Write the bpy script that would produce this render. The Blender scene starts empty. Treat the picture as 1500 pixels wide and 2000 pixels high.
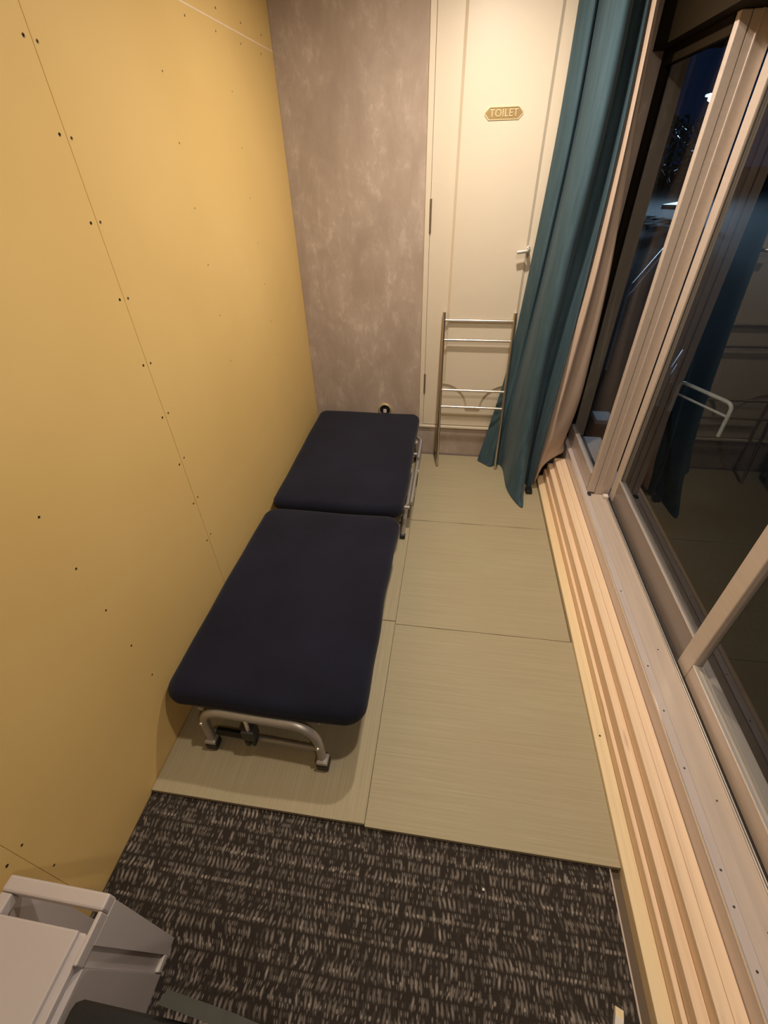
import bpy, bmesh, math, random
from mathutils import Vector, Matrix
random.seed(4)
S = bpy.context.scene
COL = S.collection
PI = math.pi

# ------------------------------------------------------------------ camera
H = 1.5                                   # lens height above the carpet
FPX = 871.28                              # focal length in pixels of a 1500 px wide frame
YAW, PITCH, ROLL = -0.162008, -0.666106, -0.0287276
cz, sz = math.cos(YAW), math.sin(YAW)
cx, sx = math.cos(PITCH), math.sin(PITCH)
cr, sr = math.cos(ROLL), math.sin(ROLL)
fw = Vector((sz * cx, cz * cx, sx))
r0 = Vector((cz, -sz, 0)); u0 = r0.cross(fw)
rt = cr * r0 + sr * u0; up = -sr * r0 + cr * u0
cam_d = bpy.data.cameras.new('camera'); cam = bpy.data.objects.new('camera', cam_d); COL.objects.link(cam)
M = Matrix((rt, up, -fw)).transposed().to_4x4(); M.translation = Vector((0, 0, H))
cam.matrix_world = M
cam_d.sensor_fit = 'HORIZONTAL'; cam_d.sensor_width = 36; cam_d.lens = FPX / 1500 * 36
cam_d.clip_start = 0.02; cam_d.clip_end = 200
S.camera = cam

# ------------------------------------------------------------------ world, lights, exposure
w = bpy.data.worlds.new('night_sky'); S.world = w; w.use_nodes = True
bg = w.node_tree.nodes['Background']; bg.inputs[0].default_value = (0.05, 0.16, 0.5, 1); bg.inputs[1].default_value = 0.022
S.view_settings.view_transform = 'Standard'; S.view_settings.look = 'None'
S.view_settings.gamma = 1.0; S.view_settings.use_curve_mapping = False
S.view_settings.exposure = 0.8

CEIL = 2.12
def downlight_lamp(x, y, watts, col, size):
    l = bpy.data.lights.new('downlight_lamp', 'AREA'); l.shape = 'DISK'; l.size = size
    l.energy = watts; l.color = col
    o = bpy.data.objects.new('downlight_lamp', l); COL.objects.link(o); o.location = (x, y, CEIL - 0.012)
    return o
WARM = (1.0, 0.865, 0.72)
LAMPS = [(0.08, 1.80, 10.5, WARM, 0.07), (0.18, 0.75, 7.0, WARM, 0.08), (0.42, -0.45, 3.2, WARM, 0.09)]  # last lamp is added behind the viewer to light the near battens

# ------------------------------------------------------------------ node helpers
def mat(name, col=(.5, .5, .5), rough=.5, metal=0, spec=.5):
    m = bpy.data.materials.new(name); m.use_nodes = True
    b = m.node_tree.nodes['Principled BSDF']
    b.inputs['Base Color'].default_value = (*col, 1); b.inputs['Roughness'].default_value = rough
    b.inputs['Metallic'].default_value = metal; b.inputs['Specular IOR Level'].default_value = spec
    return m
class NT:
    def __init__(s, m): s.t = m.node_tree; s.n = s.t.nodes; s.b = s.n['Principled BSDF']
    def link(s, a, b): s.t.links.new(a, b)
    def new(s, ty): return s.n.new(ty)
    def val(s, i, v):
        if isinstance(v, (int, float)): i.default_value = v
        elif isinstance(v, tuple): i.default_value = v
        else: s.link(v, i)
    def math(s, op, a, b=None, c=None, clamp=False):
        n = s.new('ShaderNodeMath'); n.operation = op; n.use_clamp = clamp; s.val(n.inputs[0], a)
        if b is not None: s.val(n.inputs[1], b)
        if c is not None: s.val(n.inputs[2], c)
        return n.outputs[0]
    def pos(s): return s.new('ShaderNodeTexCoord').outputs['Object']
    def scale(s, v, sc, loc=(0, 0, 0)):
        n = s.new('ShaderNodeMapping'); s.link(v, n.inputs[0]); n.inputs['Scale'].default_value = sc; n.inputs['Location'].default_value = loc
        return n.outputs[0]
    def noise(s, v, sc, detail=3, rough=.5, dist=0):
        n = s.new('ShaderNodeTexNoise'); s.link(v, n.inputs['Vector']); n.inputs['Scale'].default_value = sc
        n.inputs['Detail'].default_value = detail; n.inputs['Roughness'].default_value = rough; n.inputs['Distortion'].default_value = dist
        return n.outputs['Fac']
    def ramp(s, f, stops):
        n = s.new('ShaderNodeValToRGB'); s.link(f, n.inputs[0]); e = n.color_ramp.elements
        while len(e) < len(stops): e.new(.5)
        for k, (p, c) in enumerate(stops): e[k].position = p; e[k].color = (*c, 1)
        return n.outputs[0]
    def mix(s, f, a, b):
        n = s.new('ShaderNodeMix'); n.data_type = 'RGBA'; s.val(n.inputs[0], f)
        for i, v in ((6, a), (7, b)):
            if isinstance(v, tuple): n.inputs[i].default_value = (*v, 1)
            else: s.link(v, n.inputs[i])
        return n.outputs[2]
    def bump(s, h, strength, dist):
        n = s.new('ShaderNodeBump'); n.inputs['Strength'].default_value = strength; n.inputs['Distance'].default_value = dist
        s.link(h, n.inputs['Height']); s.link(n.outputs[0], s.b.inputs['Normal'])
    def base(s, c): s.link(c, s.b.inputs['Base Color'])
def mul(c, k): return tuple(x * k for x in c)
def noisy(name, col, rough, var=.12, sc=20, stretch=(1, 1, 1), metal=0, bump=.0, spec=.5):
    m = mat(name, col, rough, metal, spec); t = NT(m)
    f = t.noise(t.scale(t.pos(), stretch), sc, 4)
    t.base(t.ramp(f, [(.3, mul(col, 1 - var)), (.7, mul(col, 1 + var))]))
    if bump: t.bump(f, bump, .002)
    return m

# ------------------------------------------------------------------ materials
m_gyp = mat('yellow_gypsum', (.66, .465, .15), .62, 0, .25); t = NT(m_gyp)
f = t.noise(t.pos(), 2.2, 4); f2 = t.noise(t.scale(t.pos(), (1, 1, 1)), 160, 2)
c = t.ramp(f, [(.3, (.715, .50, .19)), (.7, (.765, .545, .218))]); t.base(c); t.bump(f2, .05, .001)
m_screw = noisy('dark_screw', (.07, .05, .03), .5, .2, 300, metal=.3)
m_screw2 = noisy('brown_screw', (.22, .15, .07), .6, .2, 300)
m_chip = noisy('pale_gypsum_chip', (.75, .6, .35), .8, .1, 200)

m_stucco = mat('taupe_stucco', (.4, .34, .3), .8, 0, .2); t = NT(m_stucco)
v = t.scale(t.pos(), (1, 1, .55)); f = t.noise(v, 7, 8, .62, .4); g = t.noise(v, 24, 7, .7, .25); k = t.noise(t.pos(), 160, 3)
c = t.ramp(f, [(.35, (.40, .32, .265)), (.55, (.46, .375, .315)), (.72, (.51, .425, .365))])
mask = t.math('MULTIPLY', t.math('GREATER_THAN', f, .5), 1.0)
pt = t.ramp(g, [(.50, (0, 0, 0)), (.68, (1, 1, 1))])
pf = t.math('MULTIPLY', t.math('MULTIPLY', pt, t.ramp(f, [(.44, (0, 0, 0)), (.60, (1, 1, 1))])), .75)
c = t.mix(pf, c, (.68, .58, .505)); t.base(c)
t.bump(t.math('ADD', g, t.math('MULTIPLY', k, .3)), .25, .003)

m_cream = noisy('cream_door_paint', (.725, .645, .52), .42, .012, 6, spec=.35)
m_steel = noisy('brushed_steel', (.62, .57, .52), .28, .06, 60, (1, 1, 8), metal=1)
m_satin = noisy('satin_handle_metal', (.80, .76, .70), .38, .04, 80, metal=.8)
m_hinge = noisy('bronze_hinge', (.32, .26, .18), .4, .1, 90, metal=.8)
m_brass = noisy('aged_brass', (.34, .24, .11), .42, .18, 260, metal=.75)
m_brass_l = noisy('polished_brass', (.80, .64, .38), .3, .08, 200, metal=.6)
m_black = noisy('black_plastic', (.012, .012, .013), .45, .2, 90)
m_white = noisy('white_plastic', (.58, .53, .525), .4, .02, 12)
m_bone = noisy('bone_white', (.75, .70, .64), .45, .05, 60)
m_dgrey = noisy('dark_grey_fabric', (.014, .014, .015), .85, .2, 300)
m_dgrey2 = noisy('grey_green_board', (.05, .053, .048), .6, .1, 40)
m_navy = mat('navy_knit', (.010, .011, .020), .95, 0, .12); t = NT(m_navy)
f = t.noise(t.pos(), 500, 2); g = t.noise(t.pos(), 5, 3)
t.base(t.ramp(g, [(.3, (.0078, .0085, .019)), (.7, (.0115, .0128, .028))])); t.bump(f, .25, .0015)
t.b.inputs['Sheen Weight'].default_value = .08; t.b.inputs['Sheen Roughness'].default_value = .6
m_bedframe = noisy('grey_painted_steel', (.42, .39, .35), .38, .05, 40, metal=.45)
m_teal = mat('teal_curtain_fabric', (.055, .08, .09), .85, 0, .15); t = NT(m_teal)
f = t.noise(t.scale(t.pos(), (1, 1, .12)), 45, 4); g = t.noise(t.pos(), 420, 2)
t.base(t.ramp(f, [(.3, (.044, .080, .102)), (.7, (.064, .112, .140))])); t.bump(t.math('ADD', f, t.math('MULTIPLY', g, .35)), .35, .004)
t.b.inputs['Sheen Weight'].default_value = .12; t.b.inputs['Sheen Roughness'].default_value = .35
m_lining = noisy('pinkish_beige_lining', (.56, .43, .34), .85, .06, 30, (1, 1, .2), bump=.3)
m_alu = noisy('champagne_aluminium', (.60, .505, .435), .36, .04, 15, (6, .4, 6), metal=.15)
m_alu_d = noisy('dull_aluminium', (.56, .47, .43), .30, .05, 12, (6, .4, 6), metal=.25)
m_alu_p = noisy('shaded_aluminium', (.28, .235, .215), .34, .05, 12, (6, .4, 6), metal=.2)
m_flange = noisy('pale_flange_metal', (.62, .54, .51), .34, .05, 12, (6, .4, 6), metal=.1)
m_alu_hi = noisy('bare_aluminium_edge', (.82, .78, .74), .25, .05, 30, (6, .4, 6), metal=.6)
m_gasket = noisy('black_gasket', (.03, .025, .02), .6, .2, 60)
m_shade_darkwood = noisy('shade_dark_brown_wood', (.014, .009, .004), .8, .25, 9, (1, .12, 1), spec=.1)  # dark wood; shade above the window and on far sash put into colour
m_floorwood = noisy('brown_floor_edge', (.11, .075, .045), .5, .2, 10, (1, .1, 1))
m_ceiling = noisy('white_ceiling_paper', (.78, .74, .68), .9, .02, 30)
m_asphalt = noisy('dark_asphalt', (.009, .009, .009), .9, .3, 60, spec=.1)
m_kerb = noisy('pale_kerb', (.45, .47, .5), .8, .1, 20)
m_railw = noisy('white_rail_paint', (.72, .72, .68), .4, .05, 40)
m_leaf = noisy('dark_leaf', (.02, .045, .02), .6, .4, 30)
m_bark = noisy('dark_bark', (.04, .03, .02), .9, .3, 30)
m_greybox = noisy('grey_plastic', (.30, .30, .33), .5, .1, 60)

def wood(name, col):
    m = mat(name, col, .55, 0, .3); t = NT(m)
    p = t.pos(); f = t.noise(t.scale(p, (60, 1.3, 60)), 1.0, 5, .6, .6)
    g = t.noise(t.scale(p, (10, .5, 10)), 1.0, 3)
    c = t.ramp(f, [(.3, mul(col, .88)), (.52, col), (.75, mul(col, 1.06))])
    vo = t.new('ShaderNodeTexVoronoi'); t.link(t.scale(p, (24, 3.4, 24)), vo.inputs['Vector']); vo.inputs['Scale'].default_value = 1.0
    kn = t.ramp(vo.outputs['Distance'], [(.04, (1, 1, 1)), (.15, (0, 0, 0))])
    c = t.mix(t.math('MULTIPLY', kn, .5), c, mul(col, .45)); 
    c = t.mix(t.math('MULTIPLY', t.ramp(g, [(.45, (0, 0, 0)), (.75, (1, 1, 1))]), .35), c, (col[0] * .95, col[1] * .78, col[2] * .62))
    t.base(c); t.bump(f, .08, .002)
    return m
m_pine_y = wood('yellow_pine', (.86, .70, .45))
m_pine_p = wood('pink_pine', (.87, .665, .47))

def tatami(name, along_x):
    m = mat(name, (.4, .35, .2), .6, 0, .3); t = NT(m); p = t.pos()
    st = (2.5, 190, 1) if along_x else (190, 2.5, 1)
    f = t.noise(t.scale(p, st), 1.0, 5, .65); g = t.noise(p, 3.2, 3)
    wv = t.noise(t.scale(p, (3.5, 330, 1) if along_x else (330, 3.5, 1)), 1.0, 2)
    c = t.ramp(f, [(.28, (.37, .32, .20)), (.5, (.42, .365, .235)), (.78, (.48, .42, .275))])
    c = t.mix(t.math('MULTIPLY', t.ramp(g, [(.4, (0, 0, 0)), (.65, (1, 1, 1))]), .35), c, (.42, .335, .215))
    t.base(c); t.bump(t.math('ADD', wv, f), .25, .0012)
    return m
m_tat_x = tatami('rush_weave_crosswise', True); m_tat_y = tatami('rush_weave_lengthwise', False)

m_carpet = mat('flecked_carpet', (.05, .04, .035), .95, 0, .1); t = NT(m_carpet); p = t.pos()
sep = t.new('ShaderNodeSeparateXYZ'); t.link(p, sep.inputs[0])
wob = t.noise(t.scale(p, (5, 9, 1)), 1.0, 2)
X = t.math('ADD', sep.outputs[0], t.math('MULTIPLY', t.math('SUBTRACT', wob, .5), .05)); Y = sep.outputs[1]
def dashes(px, py, dx, dy, wx, wy, thr):
    u = t.math('MULTIPLY', t.math('ADD', X, dx), 1 / px); vv = t.math('MULTIPLY', t.math('ADD', Y, dy), 1 / py)
    fv = t.math('FLOOR', vv)
    u = t.math('ADD', u, t.math('MULTIPLY', fv, .37)); fu = t.math('FLOOR', u)
    cb = t.new('ShaderNodeCombineXYZ'); t.link(fu, cb.inputs[0]); t.link(fv, cb.inputs[1])
    wn = t.new('ShaderNodeTexWhiteNoise'); wn.noise_dimensions = '3D'; t.link(cb.outputs[0], wn.inputs[0])
    du = t.math('ABSOLUTE', t.math('SUBTRACT', t.math('FRACT', u), .5)); dv = t.math('ABSOLUTE', t.math('SUBTRACT', t.math('FRACT', vv), .5))
    a = t.math('SUBTRACT', 1, t.math('MULTIPLY', du, 1 / wx), clamp=True); b = t.math('SUBTRACT', 1, t.math('MULTIPLY', dv, 1 / wy), clamp=True)
    k = t.math('MULTIPLY', t.math('MULTIPLY', a, b), 2.2, clamp=True)
    r = t.math('MULTIPLY', t.math('SUBTRACT', wn.outputs[0], thr, clamp=True), 1 / (1 - thr))
    return t.math('MULTIPLY', k, r)
reg = t.ramp(t.noise(t.scale(p, (2.5, 6, 1)), 1.0, 2), [(.3, (.35, .35, .35)), (.7, (1, 1, 1))])
d1 = t.math('MULTIPLY', dashes(.0115, .031, 0, 0, .34, .45, .3), reg)
d2 = dashes(.0095, .062, .004, .02, .4, .08, .25)
d3 = t.math('MULTIPLY', dashes(.0055, .013, .003, .007, .42, .45, .5), .6)
fz = t.noise(p, 420, 3, .7)
dd = t.math('MAXIMUM', t.math('MAXIMUM', d1, d2), d3)
c = t.ramp(fz, [(.3, (.026, .021, .018)), (.7, (.060, .050, .043))])
c = t.mix(t.math('MULTIPLY', dd, t.math('ADD', fz, .42), clamp=True), c, (.45, .39, .34)); t.base(c)
t.bump(t.math('ADD', fz, dd), .6, .004)

m_glass = bpy.data.materials.new('window_glass'); m_glass.use_nodes = True
t = m_glass.node_tree; t.nodes.clear()
o = t.nodes.new('ShaderNodeOutputMaterial'); mx = t.nodes.new('ShaderNodeMixShader'); tr = t.nodes.new('ShaderNodeBsdfTransparent')
gl = t.nodes.new('ShaderNodeBsdfGlossy'); gl.inputs['Roughness'].default_value = 0.0
fr = t.nodes.new('ShaderNodeFresnel'); fr.inputs['IOR'].default_value = 1.5; tr.inputs[0].default_value = (.95, .97, .96, 1)
ge = t.nodes.new('ShaderNodeNewGeometry'); fm = t.nodes.new('ShaderNodeMath'); fm.operation = 'SUBTRACT'; fm.use_clamp = True
t.links.new(fr.outputs[0], fm.inputs[0]); t.links.new(ge.outputs['Backfacing'], fm.inputs[1])   # only the entry face reflects
t.links.new(fm.outputs[0], mx.inputs[0]); t.links.new(tr.outputs[0], mx.inputs[1]); t.links.new(gl.outputs[0], mx.inputs[2]); t.links.new(mx.outputs[0], o.inputs[0])
def emit(name, col, st):
    m = bpy.data.materials.new(name); m.use_nodes = True; b = m.node_tree.nodes['Principled BSDF']
    b.inputs['Base Color'].default_value = (*col, 1); b.inputs['Emission Color'].default_value = (*col, 1); b.inputs['Emission Strength'].default_value = st
    return m
m_lampglow = emit('lit_diffuser', (1, .85, .65), 12); m_street = emit('lit_street_lamp', (.75, .88, 1), 60)

# ------------------------------------------------------------------ object helpers
def link(o, parent=None):
    COL.objects.link(o)
    if parent is not None: o.parent = parent
    return o
def tag(o, label=None, cat=None, group=None, kind=None):
    for k, v in (('label', label), ('category', cat), ('group', group), ('kind', kind)):
        if v: o[k] = v
    return o
def empty(name, loc, label=None, cat=None, group=None, kind=None):
    o = bpy.data.objects.new(name, None); o.location = loc; o.empty_display_size = .05; link(o)
    return tag(o, label, cat, group, kind)
def obj(name, bm, m, parent=None, smooth=False, origin=None):
    """one mesh object; vertices of bm are in world space, origin moves the pivot; a parent's location is taken off"""
    me = bpy.data.meshes.new(name)
    off = Vector(origin) if origin is not None else Vector((0, 0, 0))
    pw = Vector((0, 0, 0)); q = parent
    while q is not None: pw += q.location; q = q.parent
    if origin is None and parent is not None: off = pw.copy()
    for vtx in bm.verts: vtx.co -= off
    bmesh.ops.recalc_face_normals(bm, faces=bm.faces)
    bm.to_mesh(me); bm.free()
    if isinstance(m, (list, tuple)):
        for q in m: me.materials.append(q)
    else: me.materials.append(m)
    if smooth:
        for pl in me.polygons: pl.use_smooth = True
        if smooth != 'all':
            me.set_sharp_from_angle(angle=math.radians(40))
    o = bpy.data.objects.new(name, me); link(o, parent); o.location = off - pw
    return o
def box(bm, x0, x1, y0, y1, z0, z1, bev=0):
    vs = [bm.verts.new((x, y, z)) for x in (x0, x1) for y in (y0, y1) for z in (z0, z1)]
    fs = [(0, 1, 3, 2), (4, 6, 7, 5), (0, 4, 5, 1), (2, 3, 7, 6), (0, 2, 6, 4), (1, 5, 7, 3)]
    F = [bm.faces.new([vs[i] for i in q]) for q in fs]
    if bev:
        ed = list({e for fc in F for e in fc.edges})
        bmesh.ops.bevel(bm, geom=ed, offset=bev, segments=2, affect='EDGES', profile=.5)
    return bm
def bx(*a, bev=0): return box(bmesh.new(), *a, bev=bev)
def prism(pts, axis, a, b, bm=None):
    """extrude a closed 2-D outline along an axis from a to b"""
    bm = bm or bmesh.new()
    def P(p, q):
        return {'x': (q, p[0], p[1]), 'y': (p[0], q, p[1]), 'z': (p[0], p[1], q)}[axis]
    A = [bm.verts.new(P(p, a)) for p in pts]; B = [bm.verts.new(P(p, b)) for p in pts]
    n = len(pts)
    for i in range(n): bm.faces.new((A[i], A[(i + 1) % n], B[(i + 1) % n], B[i]))
    bm.faces.new(A); bm.faces.new(B)
    return bm
def fillet(pts, r, n=6):
    pts = [Vector(p) for p in pts]; out = [pts[0]]
    for i in range(1, len(pts) - 1):
        a, b, c = pts[i - 1], pts[i], pts[i + 1]
        d1 = (a - b); d2 = (c - b); l = min(r, d1.length * .49, d2.length * .49)
        p, q = b + d1.normalized() * l, b + d2.normalized() * l
        for k in range(n + 1):
            s = k / n; out.append(p * (1 - s) ** 2 + b * 2 * s * (1 - s) + q * s * s)
    out.append(pts[-1]); return out
def tube(pts, r, seg=12, bm=None, closed_ends=True):
    bm = bm or bmesh.new(); pts = [Vector(p) for p in pts]
    T = [((pts[min(i + 1, len(pts) - 1)] - pts[max(i - 1, 0)]).normalized()) for i in range(len(pts))]
    ref = Vector((0, 0, 1)) if abs(T[0].z) < .9 else Vector((1, 0, 0))
    n = (ref - T[0] * ref.dot(T[0])).normalized(); rings = []
    for p, d in zip(pts, T):
        n = (n - d * n.dot(d)).normalized(); b = d.cross(n)
        rings.append([bm.verts.new(p + (n * math.cos(2 * PI * k / seg) + b * math.sin(2 * PI * k / seg)) * r) for k in range(seg)])
    for A, B in zip(rings, rings[1:]):
        for k in range(seg): bm.faces.new((A[k], A[(k + 1) % seg], B[(k + 1) % seg], B[k]))
    if closed_ends: bm.faces.new(rings[0]); bm.faces.new(rings[-1])
    return bm
def disc(bm, c, nrm, r, h, seg=10):
    c = Vector(c); nrm = Vector(nrm).normalized(); return tube([c, c + nrm * h], r, seg, bm)
def lathe(prof, c, axis, seg=24, bm=None):
    bm = bm or bmesh.new(); c = Vector(c); d = Vector(axis).normalized()
    ref = Vector((0, 0, 1)) if abs(d.z) < .9 else Vector((1, 0, 0)); n = ref.cross(d).normalized(); b = d.cross(n)
    R = []
    for (r, h) in prof:
        R.append([bm.verts.new(c + d * h + (n * math.cos(2 * PI * k / seg) + b * math.sin(2 * PI * k / seg)) * max(r, 1e-5)) for k in range(seg)])
    for A, B in zip(R, R[1:]):
        for k in range(seg): bm.faces.new((A[k], A[(k + 1) % seg], B[(k + 1) % seg], B[k]))
    bm.faces.new(R[0]); bm.faces.new(R[-1])
    return bm

# ================================================================== SETTING
XW = -0.813; YB = 2.5; YF = -1.6
fl = obj('floor', bx(XW, .68, YF, YB, -.06, -.012), m_floorwood); tag(fl, kind='structure')
ca = obj('carpet', bx(XW + .002, .512, YF + .01, 2.49, -.0118, 0), m_carpet)
tag(ca, 'dark grey-brown carpet with pale flecks in rows, under the mats', 'carpet')
tr = obj('carpet_edge_strip', bx(.512, .516, YF + .02, 2.48, -.0118, .0004), m_alu, ca)
tr['label'] = 'thin pale metal edge of the carpet'
ce = obj('ceiling', bx(XW - .1, 1.0, YF - .1, YB + .1, CEIL, CEIL + .05), m_ceiling); tag(ce, kind='structure')

# left wall of yellow gypsum boards ---------------------------------------
wl = obj('wall_left', bx(XW - .08, XW - .011, YF - .1, YB + .1, -.06, CEIL), m_gyp); tag(wl, kind='structure')
g = .0007
boards = [(YF, .17, 0, CEIL), (.17, 1.087, 0, CEIL), (1.087, YB, 0, 1.861), (1.087, YB, 1.861, CEIL)]
bo = []; gaps = [(.0007, .0002), (.0002, .0007), (.0007, .0007), (.0007, .0007)]
for (a, b, z0, z1), (ga, gb) in zip(boards, gaps):
    bo.append(obj('gypsum_board', bx(XW - .0108, XW, a + ga, b - gb, z0 + (.0006 if z0 else 0), z1 - .0005, bev=.0009), m_gyp, wl))
obj('joint_tape', bx(XW - .0006, XW + .0004, 1.09, YB - .001, 1.8585, 1.8632), noisy('pale_tape', (.86, .68, .48), .7, .05, 40), wl)
def screw(y, z, k, r=.0034):
    p = bo[k]
    bm = bmesh.new(); lathe([(r, 0), (r * 1.0, .0008), (r * .55, .0004), (r * .5, .0002)], (XW - .0002, y, z), (1, 0, 0), 10, bm)
    s = obj('screw', bm, m_screw if k != 2 else m_screw2, p)
    return s
for (y, z) in [(1.067, 1.695), (1.068, 1.557), (1.066, 1.407), (1.07, 1.249), (1.07, 1.087), (1.071, .935), (1.072, .776), (1.072, .624), (1.073, .46)]:
    screw(y, z, 1); screw(y + .032, z + random.uniform(-.006, .006), 2)
for z in (1.735, 1.58, 1.26, 1.10, .944, .787, .632, .474, .32):
    if z < .98: screw(.6 + (.944 - z) * .05, z, 1, .0028)
for z in (1.701, 1.554, 1.40, 1.246, 1.09, .93): screw(1.548, z, 2, .0023)
for z in (1.70, 1.55, 1.40, 1.25, 1.10, .95, .80): screw(2.0, z, 2, .0021)
for y in (1.55, 1.75, 1.95, 2.15, 2.35): screw(y, 1.835, 2, .003); screw(y + .03, 1.89, 3, .003)
for z in (.40, .26, .55): screw(.186, z, 1, .0028); screw(.15, z + .004, 0, .0034)

# back wall, riser, door ---------------------------------------------------
wb = obj('wall_back', bx(XW, -.1745, YB, YB + .1, 0, CEIL), m_stucco); tag(wb, kind='structure')
obj('riser_panel', bx(-.1745, .80, YB, YB + .1, 0, .208), m_stucco, wb)
obj('wall_section', bx(.47, .80, YB, YB + .1, .208, CEIL), m_stucco, wb)
bb = obj('baseboard_back', bx(XW, .53, YB - .006, YB, 0, .03, bev=.001), noisy('taupe_baseboard', (.27, .215, .19), .6, .05, 30)); tag(bb, kind='structure')

d1 = empty('door_1', (.15, YB, .22), kind='structure')
bm = bmesh.new(); box(bm, -.1744, -.150, YB - .006, YB + .06, .208, CEIL - .001, .0015); obj('door_jamb', bm, m_cream, d1)
bm = bmesh.new(); box(bm, .447, .4695, YB - .006, YB + .06, .208, CEIL - .001, .0015); obj('door_jamb', bm, m_cream, d1)
obj('threshold', bx(-.172, .468, YB - .012, YB + .05, .2075, .219, bev=.001), m_cream, d1)
leaf = obj('door_leaf', bx(-.1490, .4460, YB + .0015, YB + .04, .224, CEIL - .004, bev=.002), m_cream, d1)
# raised panel with scooped lower corners and a small foot tab
def panel_outline(ins):
    L, R = -.046 + ins, .322 - ins; zt = CEIL - .05; pts = [(L, zt), (L, .478 + ins)]
    cxL, cxR = -.046, .322
    cc = (.138, .385)
    # scooped arcs from the sides in to the tab
    n = 10
    r = .135 + ins; 
    for k in range(n + 1):
        a = PI / 2 - (PI / 2) * k / n
        pts.append((-.046 + r * math.cos(a) , .335 + ins * .3 + r * math.sin(a) * 1.0))
    pts = [p for p in pts if p[0] <= .088 + 0 * ins + .2]
    pts.append((.089 + ins, .328 + ins)); 
    right = [(.276 - x, z) for (x, z) in reversed(pts)]
    return pts + right
def slab(outline_f, y_base, y_top, ins):
    bm = bmesh.new(); A = outline_f(0); B = outline_f(ins)
    va = [bm.verts.new((x, y_base, z)) for x, z in A]; vb = [bm.verts.new((x, y_top, z)) for x, z in B]
    n = len(A)
    for i in range(n): bm.faces.new((va[i], va[(i + 1) % n], vb[(i + 1) % n], vb[i]))
    bm.faces.new(vb); bm.faces.new(va)
    return bm
obj('raised_panel', slab(panel_outline, YB + .0035, YB - .009, .015), m_cream, leaf)
for (za, zb_) in ((1.36, 1.226), (.539, .425)):
    bm = bmesh.new(); tube([(-.1485, YB - .004, zb_), (-.1485, YB - .004, za)], .0055, 10, bm)
    obj('hinge', bm, m_hinge, d1, smooth=True)
# lever handle
hd = lathe([(.0125, 0), (.0125, .004), (.009, .006)], (.316, YB + .0015, 1.158), (0, -1, 0), 18)
hp = obj('handle_rose', hd, m_satin, leaf)
bm = tube(fillet([(.316, YB - .002, 1.158), (.316, YB - .052, 1.158), (.263, YB - .056, 1.152)], .01), .0085, 12)
hv = obj('lever_handle', bm, m_satin, leaf, smooth=True)

# sign with the word TOILET
sg = empty('toilet_sign', (.1375, YB - .0072, 1.6435), 'small brass eight-sided plate reading TOILET on the cream door', 'sign')
def octo(ins):
    a, b, c = .078 - ins, .0215 - ins, .017
    return [(.1375 + x, 1.6435 + z) for x, z in ((-a, -b + c), (-a + c, -b), (a - c, -b), (a, -b + c), (a, b - c), (a - c, b), (-a + c, b), (-a, b - c))]
obj('plate', slab(octo, YB - .007, YB - .010, .001), m_brass, sg)
bm = bmesh.new(); A = octo(.0005); B = octo(.0035)
for (yy0, yy1) in ((YB - .010, YB - .0125),):
    q = [[bm.verts.new((x, y, z)) for x, z in o_] for o_, y in ((A, yy0), (A, yy1), (B, yy1), (B, yy0))]
    for i in range(8):
        for k in range(4): bm.faces.new((q[k][i], q[k][(i + 1) % 8], q[(k + 1) % 4][(i + 1) % 8], q[(k + 1) % 4][i]))
obj('rim', bm, m_brass_l, sg)
cu = bpy.data.curves.new('lettering', 'FONT'); cu.body = 'TOILET'; cu.size = .034; cu.extrude = .0012; cu.align_x = 'CENTER'; cu.align_y = 'CENTER'; cu.space_character = 1.05
tmp = bpy.data.objects.new('lettering_tmp', cu); COL.objects.link(tmp); bpy.context.view_layer.update()
me = bpy.data.meshes.new_from_object(tmp.evaluated_get(bpy.context.evaluated_depsgraph_get())); bpy.data.objects.remove(tmp)
me.materials.clear(); me.materials.append(m_brass_l)
lt = bpy.data.objects.new('lettering', me); link(lt, sg); lt.rotation_euler = (PI / 2, 0, 0); lt.location = (0, -.0036, 0)

# outlet on the back wall
ou = empty('wall_outlet', (-.383, YB, .322), 'round black wall outlet with brass rim just above the far end of the bed', 'outlet')
bm = lathe([(.0405, 0), (.0405, .006), (.036, .012), (.032, .012), (.030, .007)], (-.383, YB, .309), (0, -1, 0), 28); obj('rim', bm, m_brass_l, ou, smooth=True)
bm = lathe([(.0315, 0), (.0315, .009), (.001, .009)], (-.383, YB, .309), (0, -1, 0), 28); obj('cover_plate', bm, m_black, ou, smooth=True)
obj('socket', bx(-.393, -.373, YB - .0125, YB - .008, .292, .315, bev=.0015), m_bone, ou)

# walls that close the room behind the lens and above the window
wf = obj('wall_front', bx(XW, .95, YF - .08, YF, 0, CEIL), m_stucco); tag(wf, kind='structure')

# ------------------------------------------------------------------ window wall
w1 = empty('window_1', (.78, 1.0, 0), kind='structure')
y0, y1 = YF, YB
obj('inner_flange', prism([(.6765, -.01), (.6765, .204), (.679, .2075), (.700, .2065), (.7015, .2035), (.704, .2035), (.704, -.01)], 'y', y0, y1), m_flange, w1)
obj('flange_edge', prism([(.6755, .200), (.6755, .2085), (.6785, .2085), (.6785, .200)], 'y', y0, y1), m_alu_hi, w1)
obj('sill', prism([(.7045, -.01), (.7045, .2035), (.735, .205), (.768, .203), (.771, .206), (.7735, .206), (.7735, -.01)], 'y', y0, 1.885), m_alu, w1)
for x in (.7755, .7815):
    obj('track_rail', bx(x - .0012, x + .0012, y0, 1.87, .19, .2095), m_alu_hi, w1)
obj('track_bed', bx(.774, .80, y0, y1, -.01, .198), m_gasket, w1)
obj('sill_outer', bx(.80, .90, y0, y1, -.01, .19), m_alu_d, w1)
obj('sill_inner', bx(.7045, .7735, 1.886, y1, -.01, .195), m_alu_d, w1)
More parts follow.
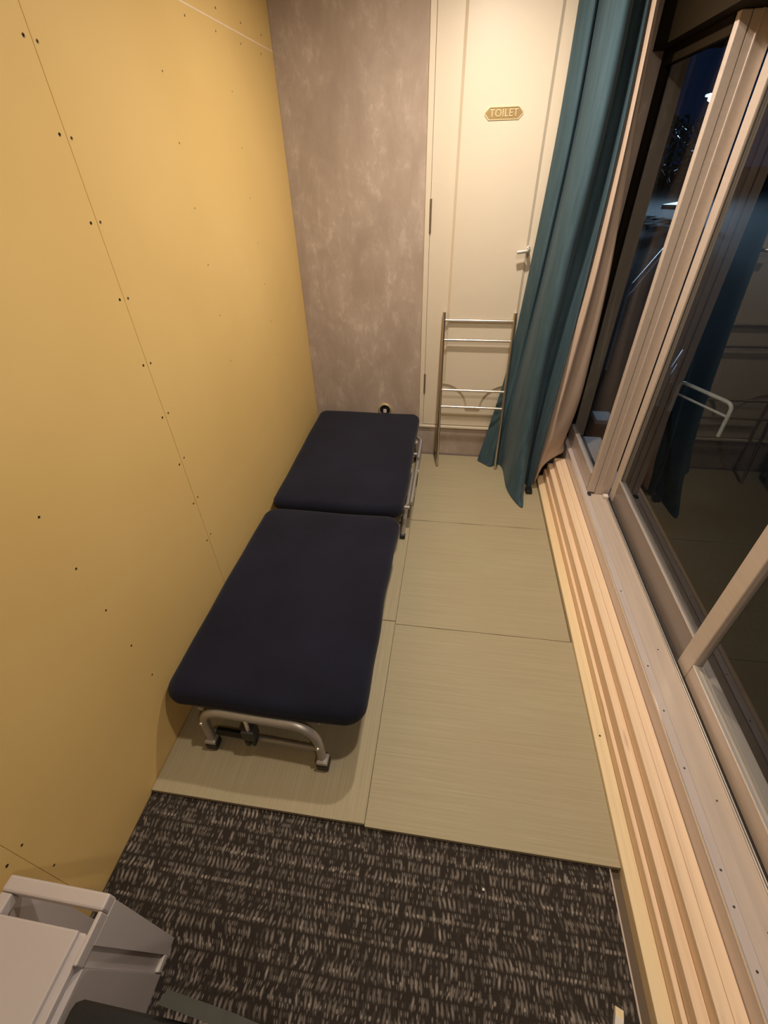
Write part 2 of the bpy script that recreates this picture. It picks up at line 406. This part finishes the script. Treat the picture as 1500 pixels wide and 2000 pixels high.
obj('end_stop', bx(.764, .786, 1.848, 1.872, .2065, .219, bev=.002), m_bone, w1)
ZT = 1.80
obj('head_frame', bx(.66, .90, y0, y1, ZT, ZT + .05), m_shade_darkwood, w1)
# post where the two panes meet
obj('mullion', bx(.731, .797, 1.888, 1.945, .196, ZT - .001, bev=.002), m_alu, w1)
obj('mullion_bead', bx(.752, .757, 1.8845, 1.889, .21, ZT - .001, bev=.001), m_alu, w1)
obj('roller_block', bx(.697, .712, 1.868, 1.890, .2025, .2125, bev=.002), m_gasket, w1)
# inner sash beyond the post
sa = obj('window_sash', bx(.700, .7295, 1.887, 1.915, .2135, ZT - .001, bev=.003), m_alu, w1); sa['label'] = 'stile of the far sash'
obj('bottom_rail', bx(.702, .7285, 1.929, y1 - .04, .2, .29, bev=.002), m_alu_d, sa)
obj('rail_lip', bx(.7015, .705, 1.929, y1 - .04, .2885, .294), m_alu_hi, sa)
obj('top_rail', bx(.702, .7285, 1.929, y1 - .04, ZT - .045, ZT - .001, bev=.002), m_shade_darkwood, sa)  # rail darkened to paint the shade under the head
obj('stile', bx(.700, .7285, y1 - .04, y1 - .001, .2, ZT - .001, bev=.002), m_shade_darkwood, sa)
obj('glass_pane', bx(.7155, .7185, 1.925, y1 - .038, .285, ZT - .04), m_glass, sa)
# middle sash
sb = obj('window_sash', bx(.800, .828, 1.835, 1.887, .2, ZT - .001, bev=.003), m_alu, w1); sb['label'] = 'stile of the middle sash beside the post'
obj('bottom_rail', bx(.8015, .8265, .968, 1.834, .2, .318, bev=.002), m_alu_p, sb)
obj('rail_lip', bx(.8005, .806, .968, 1.834, .3165, .323), m_alu_hi, sb)
obj('top_rail', bx(.8015, .8265, .968, 1.834, 1.728, ZT - .001, bev=.002), m_alu, sb)
obj('gasket', bx(.8080, .8095, 1.828, 1.8352, .322, 1.73), m_gasket, sb)
obj('glass_pane', bx(.8135, .8165, .965, 1.838, .31, 1.735), m_glass, sb)
# near sash
sc = obj('window_sash', bx(.7935, .822, .905, .966, .2, ZT - .001, bev=.003), m_alu, w1); sc['label'] = 'stile of the near sash'
obj('bottom_rail', bx(.7945, .822, YF + .05, .904, .2, .268, bev=.002), m_alu, sc)
obj('rail_lip', bx(.794, .802, YF + .05, .904, .2665, .273), m_alu_hi, sc)
obj('top_rail', bx(.7945, .822, YF + .05, .904, 1.728, ZT - .001, bev=.002), m_alu, sc)
obj('glass_pane', bx(.8085, .8115, YF + .045, .908, .262, 1.735), m_glass, sc)
obj('stile', bx(.7945, .822, YF, YF + .05, .2, ZT - .001, bev=.002), m_alu, sc)
# bolt holes along the flange
for y in (.93, .62, .40, .335, .235, .17, 1.25, .78):
    obj('bolt', lathe([(.0028, 0), (.0028, .0006), (.001, .0006)], (.692, y, .2066), (0, 0, 1), 8), m_screw, w1)
for y in (1.0, .55, .30):
    obj('bolt', lathe([(.0025, 0), (.0025, .0006), (.001, .0006)], (.745, y, .2043), (0, 0, 1), 8), m_screw, w1)
wr = obj('wall_right', bx(.66, .95, YF, YB, ZT + .05, CEIL), m_shade_darkwood); tag(wr, kind='structure')

# pine battens along the sill ---------------------------------------------
BY1 = 2.31
bat = [(.5385, .5755, .030, m_pine_y, 'lowest pine batten, right along the edge of the mats', 2.30),
       (.5765, .5885, .066, m_pine_p, 'thinnest pine batten, second step up from the mats', 2.315),
       (.5895, .6155, .109, m_pine_p, 'middle pine batten, third step up from the mats', 2.31),
       (.6165, .6460, .147, m_pine_p, 'broad pine batten on the top step, on the mat side of the fine seam', 2.305),
       (.6468, .6750, .147, m_pine_p, 'top pine batten touching the window frame flange', 2.305)]
for x0, x1, zt, mm, lab, ye in bat:
    o = obj('pine_batten', bx(x0, x1, YF + .02, ye, -.0119, zt, bev=.0015), mm, None, origin=((x0 + x1) / 2, .35, 0))
    tag(o, lab, 'batten', 'stepped pine battens under the window')
    if x0 < .54:
        h = obj('nail_hole', lathe([(.0035, 0), (.0035, .0004), (.001, .0004)], (.557, .772, .0299), (0, 0, 1), 8), m_screw, o)

# ================================================================== THINGS
# tatami mats --------------------------------------------------------------
TZ = .016
def mat_thing(x0, x1, ya, yb, m, lab, band):
    bm = bmesh.new(); nx, ny = 10, 10
    def zz(x, y):
        return TZ + .0012 * math.sin(x * 17 + y * 9) * math.sin(y * 13 + 1)
    vt = [[bm.verts.new((x0 + (x1 - x0) * i / nx, ya + (yb - ya) * j / ny, zz(i / nx, ya + j / ny))) for i in range(nx + 1)] for j in range(ny + 1)]
    for j in range(ny):
        for i in range(nx): bm.faces.new((vt[j][i], vt[j][i + 1], vt[j + 1][i + 1], vt[j + 1][i]))
    edge = [e for e in bm.edges if e.is_boundary]
    r = bmesh.ops.extrude_edge_only(bm, edges=edge)
    for v_ in r['geom']:
        if isinstance(v_, bmesh.types.BMVert): v_.co.z = .0006
    bmesh.ops.contextual_create(bm, geom=[e for e in bm.edges if e.is_boundary])
    o = obj('tatami_mat', bm, m, None, origin=((x0 + x1) / 2, (ya + yb) / 2, 0), smooth=True)
    tag(o, lab, 'mat', 'rush mats on the carpet')
    if band:
        obj('stitched_edge', bx(x1 - band, x1 - .001, ya + .001, yb - .001, TZ - .0006, TZ + .0018, bev=.0005), m_tat_y, o)
    return o
mat_thing(-.152, .5375, .427, 1.136, m_tat_x, 'woven rush mat nearest the carpet on the window side, beside the battens', 0)
mat_thing(-.152, .5320, 1.1385, 1.813, m_tat_x, 'middle woven rush mat on the window side, between two cross seams', 0)
mat_thing(-.152, .5320, 1.8155, 2.493, m_tat_x, 'far woven rush mat below the door, under the ladder feet and curtain', 0)
mat_thing(-.810, -.1535, .432, 1.149, m_tat_y, 'woven rush mat under the near legs of the bed, against the yellow wall', .052)
mat_thing(-.810, -.1535, 1.1515, 1.815, m_tat_y, 'woven rush mat mostly covered by the middle of the bed, only its right edge showing', .052)
mat_thing(-.810, -.1535, 1.8175, 2.493, m_tat_y, 'woven rush mat under the far end of the bed, by the wall outlet', .052)

# folding bed --------------------------------------------------------------
bed = empty('folding_bed', (-.49, 1.55, TZ), 'folding bed with two-part navy cushion against the yellow wall', 'bed')
def cushion(x0, x1, ya, yb, ztop, th, rc, tilt=0, wob=.004, seed=0):
    rng = random.Random(seed); ph = [rng.uniform(0, 6) for _ in range(4)]
    def outline(ins, n=9):
        pts = []; rr_ = max(rc, ins + .004)
        for cxx, cyy, a0 in ((x1 - rr_, yb - rr_, 0), (x0 + rr_, yb - rr_, PI / 2), (x0 + rr_, ya + rr_, PI), (x1 - rr_, ya + rr_, 1.5 * PI)):
            for k in range(n):
                a = a0 + (PI / 2) * k / (n - 1); pts.append((cxx + (rr_ - ins) * math.cos(a), cyy + (rr_ - ins) * math.sin(a)))
        dense = []
        for i in range(len(pts)):
            p, q = pts[i], pts[(i + 1) % len(pts)]
            L = math.hypot(p[0] - q[0], p[1] - q[1]); m_ = max(1, int(L / .05))
            # constant subdivision count per index so that rings match
            m_ = SUB[i] if i < len(SUB) else m_
            for s in range(m_): dense.append((p[0] + (q[0] - p[0]) * s / m_, p[1] + (q[1] - p[1]) * s / m_))
        return dense
    SUB = [1] * 36
    for i, L in ((8, x1 - x0), (17, yb - ya), (26, x1 - x0), (35, yb - ya)): SUB[i] = max(4, int(L / .05))
    bm = bmesh.new(); rings = []
    prof = []
    for k in range(9):
        a = -PI / 2 + PI * k / 8; prof.append((th / 2 * (1 - math.cos(a)) * .9, ztop - th / 2 + th / 2 * math.sin(a)))
    prof += [(th * .5 + .012, ztop + .0015), (.085, ztop + .003), (.14, ztop + .004), (.22, ztop + .0045)]
    for ins, z in prof:
        R = []
        for (x, y) in outline(ins):
            wv = wob * (math.sin(y * 9 + ph[0]) * .6 + math.sin(y * 23 + ph[1]) * .4) if ins < .05 else 0
            wz = .0015 * math.sin(x * 11 + ph[2]) * math.sin(y * 7 + ph[3])
            R.append(bm.verts.new((x + wv * (1 if x > (x0 + x1) / 2 else .4), y + (wob * .5 * math.sin(x * 14 + ph[2]) if ins < .05 else 0), z + wz + tilt * (y - ya))))
        rings.append(R)
    for A, B in zip(rings, rings[1:]):
        n = len(A)
        for i in range(n): bm.faces.new((A[i], A[(i + 1) % n], B[(i + 1) % n], B[i]))
    bm.faces.new(rings[0])
    bm.faces.new(rings[-1])
    return bm
obj('cushion', cushion(-.803, -.179, .603, 1.543, .264, .074, .062, 0, .005, 1), m_navy, bed, smooth='all')
obj('cushion', cushion(-.788, -.168, 1.553, 2.490, .280, .064, .05, .022, .004, 5), m_navy, bed, smooth='all')
FR = .0125
# near foot loop
loop = fillet([(-.676, .586, .036), (-.690, .604, .200), (-.322, .594, .200), (-.306, .572, .036)], .085, 10)
lp = obj('foot_loop', tube(loop, .0140, 14), m_bedframe, bed, smooth=True)
for (x, y) in ((-.6755, .584), (-.3055, .570)):
    obj('rubber_foot', bx(x - .0185, x + .0185, y - .018, y + .018, TZ + .0035, .052, bev=.004), m_black, lp)
    obj('foot_collar', bx(x - .0175, x + .0175, y - .017, y + .017, .0525, .066, bev=.003), m_bedframe, lp)
for (x, y, z) in ((-.686, .5975, .150), (-.3145, .5825, .125)):
    obj('bolt', lathe([(.006, 0), (.0055, .004), (.002, .006)], (x, y - .011, z), (0, -1, 0), 10), m_alu_hi, lp, smooth=True)
# lengthwise side rails and cross bars beneath the cushion
for x in (-.765, -.215):
    obj('side_rail', tube([(x, .66, .182), (x, 1.535, .182)], FR, 10), m_bedframe, bed, smooth=True)
for y in (.80, 1.2):
    obj('cross_bar', tube([(-.765, y, .182), (-.215, y, .182)], .009, 10), m_bedframe, bed, smooth=True)
for x in (-.690, -.322):
    obj('loop_strut', tube([(x, .612, .188), (x, .80, .182)], .010, 10), m_bedframe, bed, smooth=True)
# adjuster hanging below the loop: bolt, black block, cross tube
obj('adjuster_bolt', tube([(-.534, .590, .198), (-.534, .586, .145)], .0065, 10), m_alu_hi, bed, smooth=True)
bm = bmesh.new(); box(bm, -.556, -.516, .574, .612, .098, .150, .004); obj('adjuster_block', bm, m_dgrey2, bed)
bm = bmesh.new(); box(bm, -.552, -.537, .572, .602, .070, .0975, .003); box(bm, -.531, -.518, .572, .602, .076, .0975, .003)
obj('adjuster_jaw', bm, m_black, bed)
obj('low_brace', tube([(-.672, .605, .075), (-.314, .592, .075)], .008, 10), m_bedframe, bed, smooth=True)
obj('brace_sleeve', tube([(-.66, .6046, .075), (-.56, .601, .075)], .012, 10), m_black, bed, smooth=True)
# far part: side tubes, hinge joints and legs on the window side and wall side
for s, x in ((1, -.148), (-1, -.79)):
    obj('far_side_rail', tube(fillet([(x - s * .05, 2.40, .20), (x, 2.34, .20), (x - s * .002, 1.75, .172)], .03), .0105, 12), m_bedframe, bed, smooth=True)
    obj('lower_rail', tube([(x - s * .018, 2.03, .168), (x - s * .020, 1.745, .160)], .010, 10), m_bedframe, bed, smooth=True)
    obj('hinge_plate', bx(x + s * .007 - .004, x + s * .007 + .004, 1.925, 2.005, .150, .185, bev=.003), m_black, bed)
    obj('hinge_plate', bx(x - s * .032 - .004, x - s * .032 + .004, 1.93, 2.01, .150, .185, bev=.003), m_black, bed)
    obj('rivet', lathe([(.007, 0), (.006, .004), (.001, .005)], (x + s * .010, 2.025, .186), (s, 0, .4), 10), m_alu_hi, bed, smooth=True)
    lg = obj('leg', tube([(x - s * .024, 1.755, .165), (x - s * .034, 1.668, .038)], .0105, 12), m_bedframe, bed, smooth=True)
    obj('rubber_foot', bx(x - s * .034 - .013, x - s * .034 + .013, 1.653, 1.680, TZ + .0035, .042, bev=.004), m_black, lg)
    lg = obj('leg', tube([(x - s * .03, 2.33, .19), (x - s * .03, 2.41, .038)], .0105, 12), m_bedframe, bed, smooth=True)
    obj('rubber_foot', bx(x - s * .03 - .013, x - s * .03 + .013, 2.397, 2.424, TZ + .0035, .042, bev=.004), m_black, lg)
    obj('guard_strip', bx(x - .002, x + .009 * s if s > 0 else x + .004, 2.11, 2.31, .165, .222, bev=.002), m_greybox, bed)
for y in (1.70, 2.2):
    obj('cross_bar', tube([(-.785, y, .185), (-.152, y, .185)], .009, 10), m_bedframe, bed, smooth=True)

# ladder-like towel rack ---------------------------------------------------
lad = empty('ladder_rack', (.125, 2.36, TZ), 'narrow stainless steel ladder rack leaning on the cream door', 'rack')
def LP(x0, x1, z): s = (z - TZ) / .86; return Vector((x0 + (x1 - x0) * s, 2.357 + .126 * s, z))
for x0, x1 in ((-.046, -.057), (.304, .303)):
    obj('rail', tube([LP(x0, x1, TZ + .004), LP(x0, x1, .876)], .0085, 14), m_steel, lad, smooth=True)
for z in (.838, .742, .479, .385):
    a = LP(-.046, -.057, z); b = LP(.304, .303, z); obj('rung', tube([a, b], .0068, 12), m_steel, lad, smooth=True)

# curtain ------------------------------------------------------------------
def catmull(P, n):
    out = []
    for i in range(len(P) - 1):
        p0 = P[max(i - 1, 0)]; p1 = P[i]; p2 = P[i + 1]; p3 = P[min(i + 2, len(P) - 1)]
        for k in range(n):
            s = k / n; out.append(tuple(.5 * ((2 * b) + (-a + c) * s + (2 * a - 5 * b + 4 * c - d) * s * s + (-a + 3 * b - 3 * c + d) * s ** 3) for a, b, c, d in zip(p0, p1, p2, p3)))
    out.append(tuple(P[-1])); return out
def sheet(levels, nu, nv, thick):
    """levels: [(z, [(x,y),...])] top to bottom"""
    rows = [catmull([(x, y, z if not callable(z) else 0) for x, y in pts], nu) for z, pts in levels]
    cols = [catmull([r[i] for r in rows], nv) for i in range(len(rows[0]))]
    bm = bmesh.new(); V = [[bm.verts.new(p) for p in c_] for c_ in cols]
    for i in range(len(V) - 1):
        for j in range(len(V[0]) - 1): bm.faces.new((V[i][j], V[i + 1][j], V[i + 1][j + 1], V[i][j + 1]))
    bmesh.ops.recalc_face_normals(bm, faces=bm.faces); bm.normal_update()
    bmesh.ops.solidify(bm, geom=bm.faces[:], thickness=thick)
    return bm
cur = empty('curtain', (.42, 2.35, TZ), 'teal drape with pinkish beige lining bunched by the window corner', 'curtain')
levels = [
 (2.10, [(.356, 2.45), (.372, 2.40), (.395, 2.375), (.412, 2.41), (.430, 2.32), (.462, 2.25), (.495, 2.27), (.508, 2.33), (.528, 2.36), (.545, 2.36), (.552, 2.325), (.556, 2.345)]),
 (1.60, [(.357, 2.45), (.374, 2.40), (.398, 2.37), (.416, 2.40), (.432, 2.31), (.464, 2.24), (.497, 2.26), (.512, 2.33), (.535, 2.36), (.556, 2.345), (.566, 2.305), (.571, 2.32)]),
 (1.10, [(.337, 2.462), (.352, 2.42), (.374, 2.38), (.394, 2.40), (.408, 2.30), (.438, 2.24), (.468, 2.25), (.488, 2.32), (.515, 2.34), (.545, 2.32), (.557, 2.275), (.565, 2.295)]),
 (.60,  [(.304, 2.480), (.325, 2.462), (.345, 2.43), (.366, 2.42), (.382, 2.30), (.412, 2.21), (.444, 2.22), (.464, 2.30), (.492, 2.30), (.514, 2.24), (.525, 2.195), (.534, 2.235)]),
 (.25,  [(.246, 2.462), (.276, 2.445), (.306, 2.415), (.340, 2.43), (.362, 2.32), (.390, 2.16), (.428, 2.14), (.450, 2.22), (.472, 2.27), (.488, 2.20), (.500, 2.16), (.512, 2.22)]),
 (.05,  [(.207, 2.450), (.245, 2.415), (.282, 2.385), (.322, 2.415), (.352, 2.365), (.365, 2.17), (.408, 2.03), (.436, 2.08), (.450, 2.20), (.468, 2.23), (.488, 2.17), (.508, 2.22)]),
 (TZ + .004, [(.200, 2.445), (.240, 2.405), (.276, 2.380), (.320, 2.412), (.350, 2.36), (.362, 2.14), (.422, 1.985), (.440, 2.05), (.450, 2.20), (.466, 2.22), (.484, 2.18), (.506, 2.22)])]
obj('drape', sheet(levels, 7, 8, .0022), m_teal, cur, smooth='all')
lin = [
 (2.10, [(.553, 2.29), (.561, 2.26), (.566, 2.29), (.578, 2.30), (.580, 2.36)]),
 (1.60, [(.571, 2.27), (.580, 2.25), (.592, 2.28), (.613, 2.30), (.616, 2.37)]),
 (1.10, [(.566, 2.26), (.585, 2.24), (.610, 2.28), (.656, 2.30), (.660, 2.38)]),
 (.75,  [(.545, 2.25), (.570, 2.23), (.605, 2.27), (.668, 2.30), (.672, 2.38)]),
 (.50,  [(.525, 2.25), (.552, 2.21), (.590, 2.25), (.670, 2.30), (.674, 2.38)]),
 (.32,  [(.518, 2.24), (.540, 2.20), (.575, 2.22), (.652, 2.30), (.664, 2.38)]),
 (.22,  [(.514, 2.24), (.532, 2.20), (.566, 2.24), (.630, 2.295), (.664, 2.36)]),
 (.172, [(.511, 2.235), (.524, 2.195), (.556, 2.215), (.606, 2.272), (.660, 2.325)]),
 (.128,  [(.509, 2.23), (.518, 2.19), (.536, 2.212), (.556, 2.322), (.600, 2.352)]),
 (.04,  [(.506, 2.225), (.511, 2.19), (.516, 2.21), (.524, 2.30), (.530, 2.34)])]
obj('lining', sheet(lin, 7, 6, .0016), m_lining, cur, smooth='all')
# small black block filling the gap just behind the tip
o = obj('black_block', bx(.460, .494, 2.112, 2.156, TZ + .003, .042, bev=.004), m_black)
tag(o, 'small black block on the mat, half under the teal curtain hem', 'block')

# bin at the lower left ----------------------------------------------------
bn = empty('plastic_bin', (-.68, .02, 0), 'off-white plastic bin with slotted handle at the yellow wall', 'bin')
BX0, BX1, BYa, BYb, BZ = -.795, -.578, -.20, .140, .40
bm = bmesh.new(); box(bm, BX0 + .012, BX1 - .014, BYa, .082, .0015, BZ - .006, .003); obj('body', bm, m_white, bn)
# rim around the slot at the far end
obj('handle_bar', bx(BX0, BX1, .114, BYb, BZ - .028, BZ + .003, bev=.004), m_white, bn)
obj('handle_side', bx(BX0, BX0 + .024, .078, .1135, BZ - .028, BZ, bev=.003), m_white, bn)
obj('handle_side', bx(BX1 - .008, BX1, .040, .1135, BZ - .028, BZ + .001, bev=.002), m_white, bn)
obj('lid', bx(BX0 + .004, BX1 - .024, BYa + .01, .083, BZ - .005, BZ + .006, bev=.003), m_white, bn)
obj('lid_surround', bx(BX0, BX1 - .0085, BYa, .080, BZ - .02, BZ - .0055, bev=.002), m_white, bn)
def side(ya_t, yb_t, ya_b, yb_b, xo, th, zt=BZ - .028, zb=.002):
    return prism([(ya_t, zt), (yb_t, zt), (yb_b, zb), (ya_b, zb)], 'x', xo - th, xo)
obj('side_leg', side(.071, .137, .104, .135, BX1, .014), m_white, bn)
obj('side_leg', side(-.20, .040, -.20, .071, BX1, .014), m_white, bn)
obj('groove_panel', side(.0405, .0705, .0715, .1035, BX1 - .0075, .006), m_white, bn)
obj('groove_lip', bx(BX1 - .014, BX1 + .001, .0715, .1035, .0015, .022, bev=.003), m_bone, bn)
obj('back_leg', side(.071, .137, .104, .135, BX0 + .014, .014), m_white, bn)

# black bag in the lower corner -------------------------------------------
bag = empty('black_bag', (-.35, -.15, 0), 'black bag standing in front of the white bin at the frame bottom', 'bag')
bm = bmesh.new(); box(bm, -.512, -.19, -.30, .006, 0.0015, .492, .014); o = obj('body', bm, m_dgrey, bag, smooth=True)
obj('edge_strip', prism([(-.366, .034), (-.262, .026), (-.19, .018), (-.19, .000), (-.262, .008), (-.374, .017)], 'z', .46, .502), m_dgrey2, bag)
obj('flap', bx(-.375, -.20, -.20, -.004, .4925, .496, bev=.001), m_black, bag)

# white stick on the carpet ------------------------------------------------
dirv = Vector((-.011, -.031, 0)).normalized(); sd = Vector((-dirv.y, dirv.x, 0))
A = Vector((.4705, .167, .0005)); B = A + dirv * .30
bm = bmesh.new(); hw, hh = .0085, .016
R0 = [A + sd * s * hw + Vector((0, 0, z)) for s, z in ((-1, 0), (1, 0), (1, hh * .55), (-1, hh * .55))]
R1 = [A + dirv * .016 + sd * s * hw + Vector((0, 0, z)) for s, z in ((-1, 0), (1, 0), (1, hh), (-1, hh))]
R2 = [B + sd * s * hw + Vector((0, 0, z)) for s, z in ((-1, 0), (1, 0), (1, hh), (-1, hh))]
RR = [[bm.verts.new(p) for p in R] for R in (R0, R1, R2)]
for a, b in zip(RR, RR[1:]):
    for k in range(4): bm.faces.new((a[k], a[(k + 1) % 4], b[(k + 1) % 4], b[k]))
bm.faces.new(RR[0]); bm.faces.new(RR[2])
st = empty('painted_stick', (.46, .05, 0), 'white painted wooden stick lying on the carpet at lower right', 'stick')
for fc in bm.faces: fc.material_index = 0
o = obj('stick', bm, [m_bone, m_pine_y], st)
for pl in o.data.polygons:
    if pl.index in (2, 8): pl.material_index = 1
o = obj('paper_scrap', bx(.176, .182, .332, .338, .0005, .004, bev=.001), m_bone)
tag(o, 'tiny white speck lying alone on the dark carpet', 'scrap')

# ================================================================== ceiling lights (above the frame)
names = ['ceiling downlight nearest the door', 'ceiling downlight above the near end of the bed', 'added ceiling downlight behind the viewer']
for (x, y, wt, c_, sz_), nm in zip(LAMPS, names):
    e = empty('ceiling_downlight', (x, y, CEIL), nm + ', recessed with white trim', 'light', 'ceiling downlights')
    obj('trim_ring', lathe([(.060, 0), (.060, .006), (.050, .008), (.048, .002)], (x, y, CEIL), (0, 0, -1), 28), m_ceiling, e, smooth=True)
    obj('diffuser', lathe([(.047, .001), (.047, .003), (.001, .003)], (x, y, CEIL), (0, 0, -1), 28), m_lampglow, e)
    l = downlight_lamp(x, y, wt, c_, sz_); l.parent = e; l.location = (0, 0, -.012)

# ================================================================== OUTSIDE
GZ = .05
gr = obj('ground', bx(.91, 60, -10, 70, GZ - .1, GZ), m_asphalt); tag(gr, kind='structure')
def loop_rail(p, q, zt, r, lab, low):
    p = Vector((*p, 0)); q = Vector((*q, 0)); e = empty('guard_rail', ((p.x + q.x) / 2, (p.y + q.y) / 2, GZ), lab, 'rail')
    pts = [p + Vector((0, 0, GZ + .001)), p + Vector((0, 0, zt)), q + Vector((0, 0, zt)), q + Vector((0, 0, GZ + .001))]
    obj('hoop', tube(fillet(pts, .05 if zt < .5 else .09), r, 10), m_railw, e, smooth=True)
    obj('crossbar', tube([p + Vector((0, 0, low)), q + Vector((0, 0, low))], r * .65, 8), m_railw, e, smooth=True)
    return e
loop_rail((1.56, 3.21), (1.74, 2.855), .27, .0125, 'white metal hoop outside the glass, right of the window post', .185)
loop_rail((1.75, 3.75), (1.505, 3.30), .31, .0125, 'white metal hoop outside, half hidden behind the window post', .21)
loop_rail((2.32, 6.24), (1.31, 3.99), .70, .011, 'long bluish handrail outside, far left of the window post', .62)
loop_rail((1.42, 3.86), (1.50, 3.60), .62, .010, 'small bluish handrail return outside, at the near end of the long handrail', .53)
sl = empty('street_lamp', (8.2, 22.2, GZ), 'lit white street lamp far off in the night', 'street lamp')
LZ = H + .0961 * 15.3
obj('pole', tube([(8.6, 22.2, GZ), (8.6, 22.2, LZ + .15), (8.2, 22.2, LZ + .12)], .06, 8), m_greybox, sl, smooth=True)
obj('lamp_head', bx(8.0, 8.4, 22.05, 22.4, LZ + .02, LZ + .1, bev=.02), m_greybox, sl)
obj('bulb', lathe([(.02, -.12), (.14, -.06), (.14, .02), (.02, .05)], (8.2, 22.2, LZ - .02), (0, 0, 1), 12), m_street, sl, smooth=True)
pl_ = bpy.data.lights.new('street_bulb', 'POINT'); pl_.energy = 1300; pl_.color = (.45, .7, 1); pl_.shadow_soft_size = .15
po = bpy.data.objects.new('street_bulb', pl_); COL.objects.link(po); po.location = (7.6, 21.0, LZ - .3)
kb = obj('kerb', prism([(6.5, 19.0), (8.6, 21.5), (8.9, 21.3), (6.9, 18.7)], 'z', GZ, GZ + .12), m_kerb); tag(kb, 'pale kerb corner lit faintly on the road outside', 'kerb')
ob = obj('grey_box', bx(1.0, 1.12, 2.95, 3.10, GZ, GZ + .03, bev=.006), m_greybox); tag(ob, 'grey plastic box on the ground right outside the far pane', 'cover')  # plain grey box just beyond the far pane
sh = empty('dark_tree', (5.5, 17.5, GZ), 'dark leafy tree outside beneath the street lamp', 'tree')
bm = bmesh.new(); rng = random.Random(7)
for _ in range(900):
    th, ph, rr = rng.uniform(0, 2 * PI), math.acos(rng.uniform(-1, 1)), rng.uniform(.3, 1) ** .5
    c_ = Vector((5.5 + 1.3 * rr * math.sin(ph) * math.cos(th), 17.5 + 1.1 * rr * math.sin(ph) * math.sin(th), 1.5 + .9 * rr * math.cos(ph)))
    a = Vector((rng.uniform(-1, 1), rng.uniform(-1, 1), rng.uniform(-1, 1))).normalized() * .11; b = Vector((rng.uniform(-1, 1), rng.uniform(-1, 1), rng.uniform(-1, 1))).normalized() * .06
    vs = [bm.verts.new(c_ + k) for k in (a, b, -a, -b)]
    bm.faces.new(vs)
lf = obj('foliage', bm, m_leaf, sh); lf['kind'] = 'stuff'
obj('trunk', tube([(5.5, 17.5, GZ), (5.52, 17.5, 1.6)], .07, 8), m_bark, sh, smooth=True)
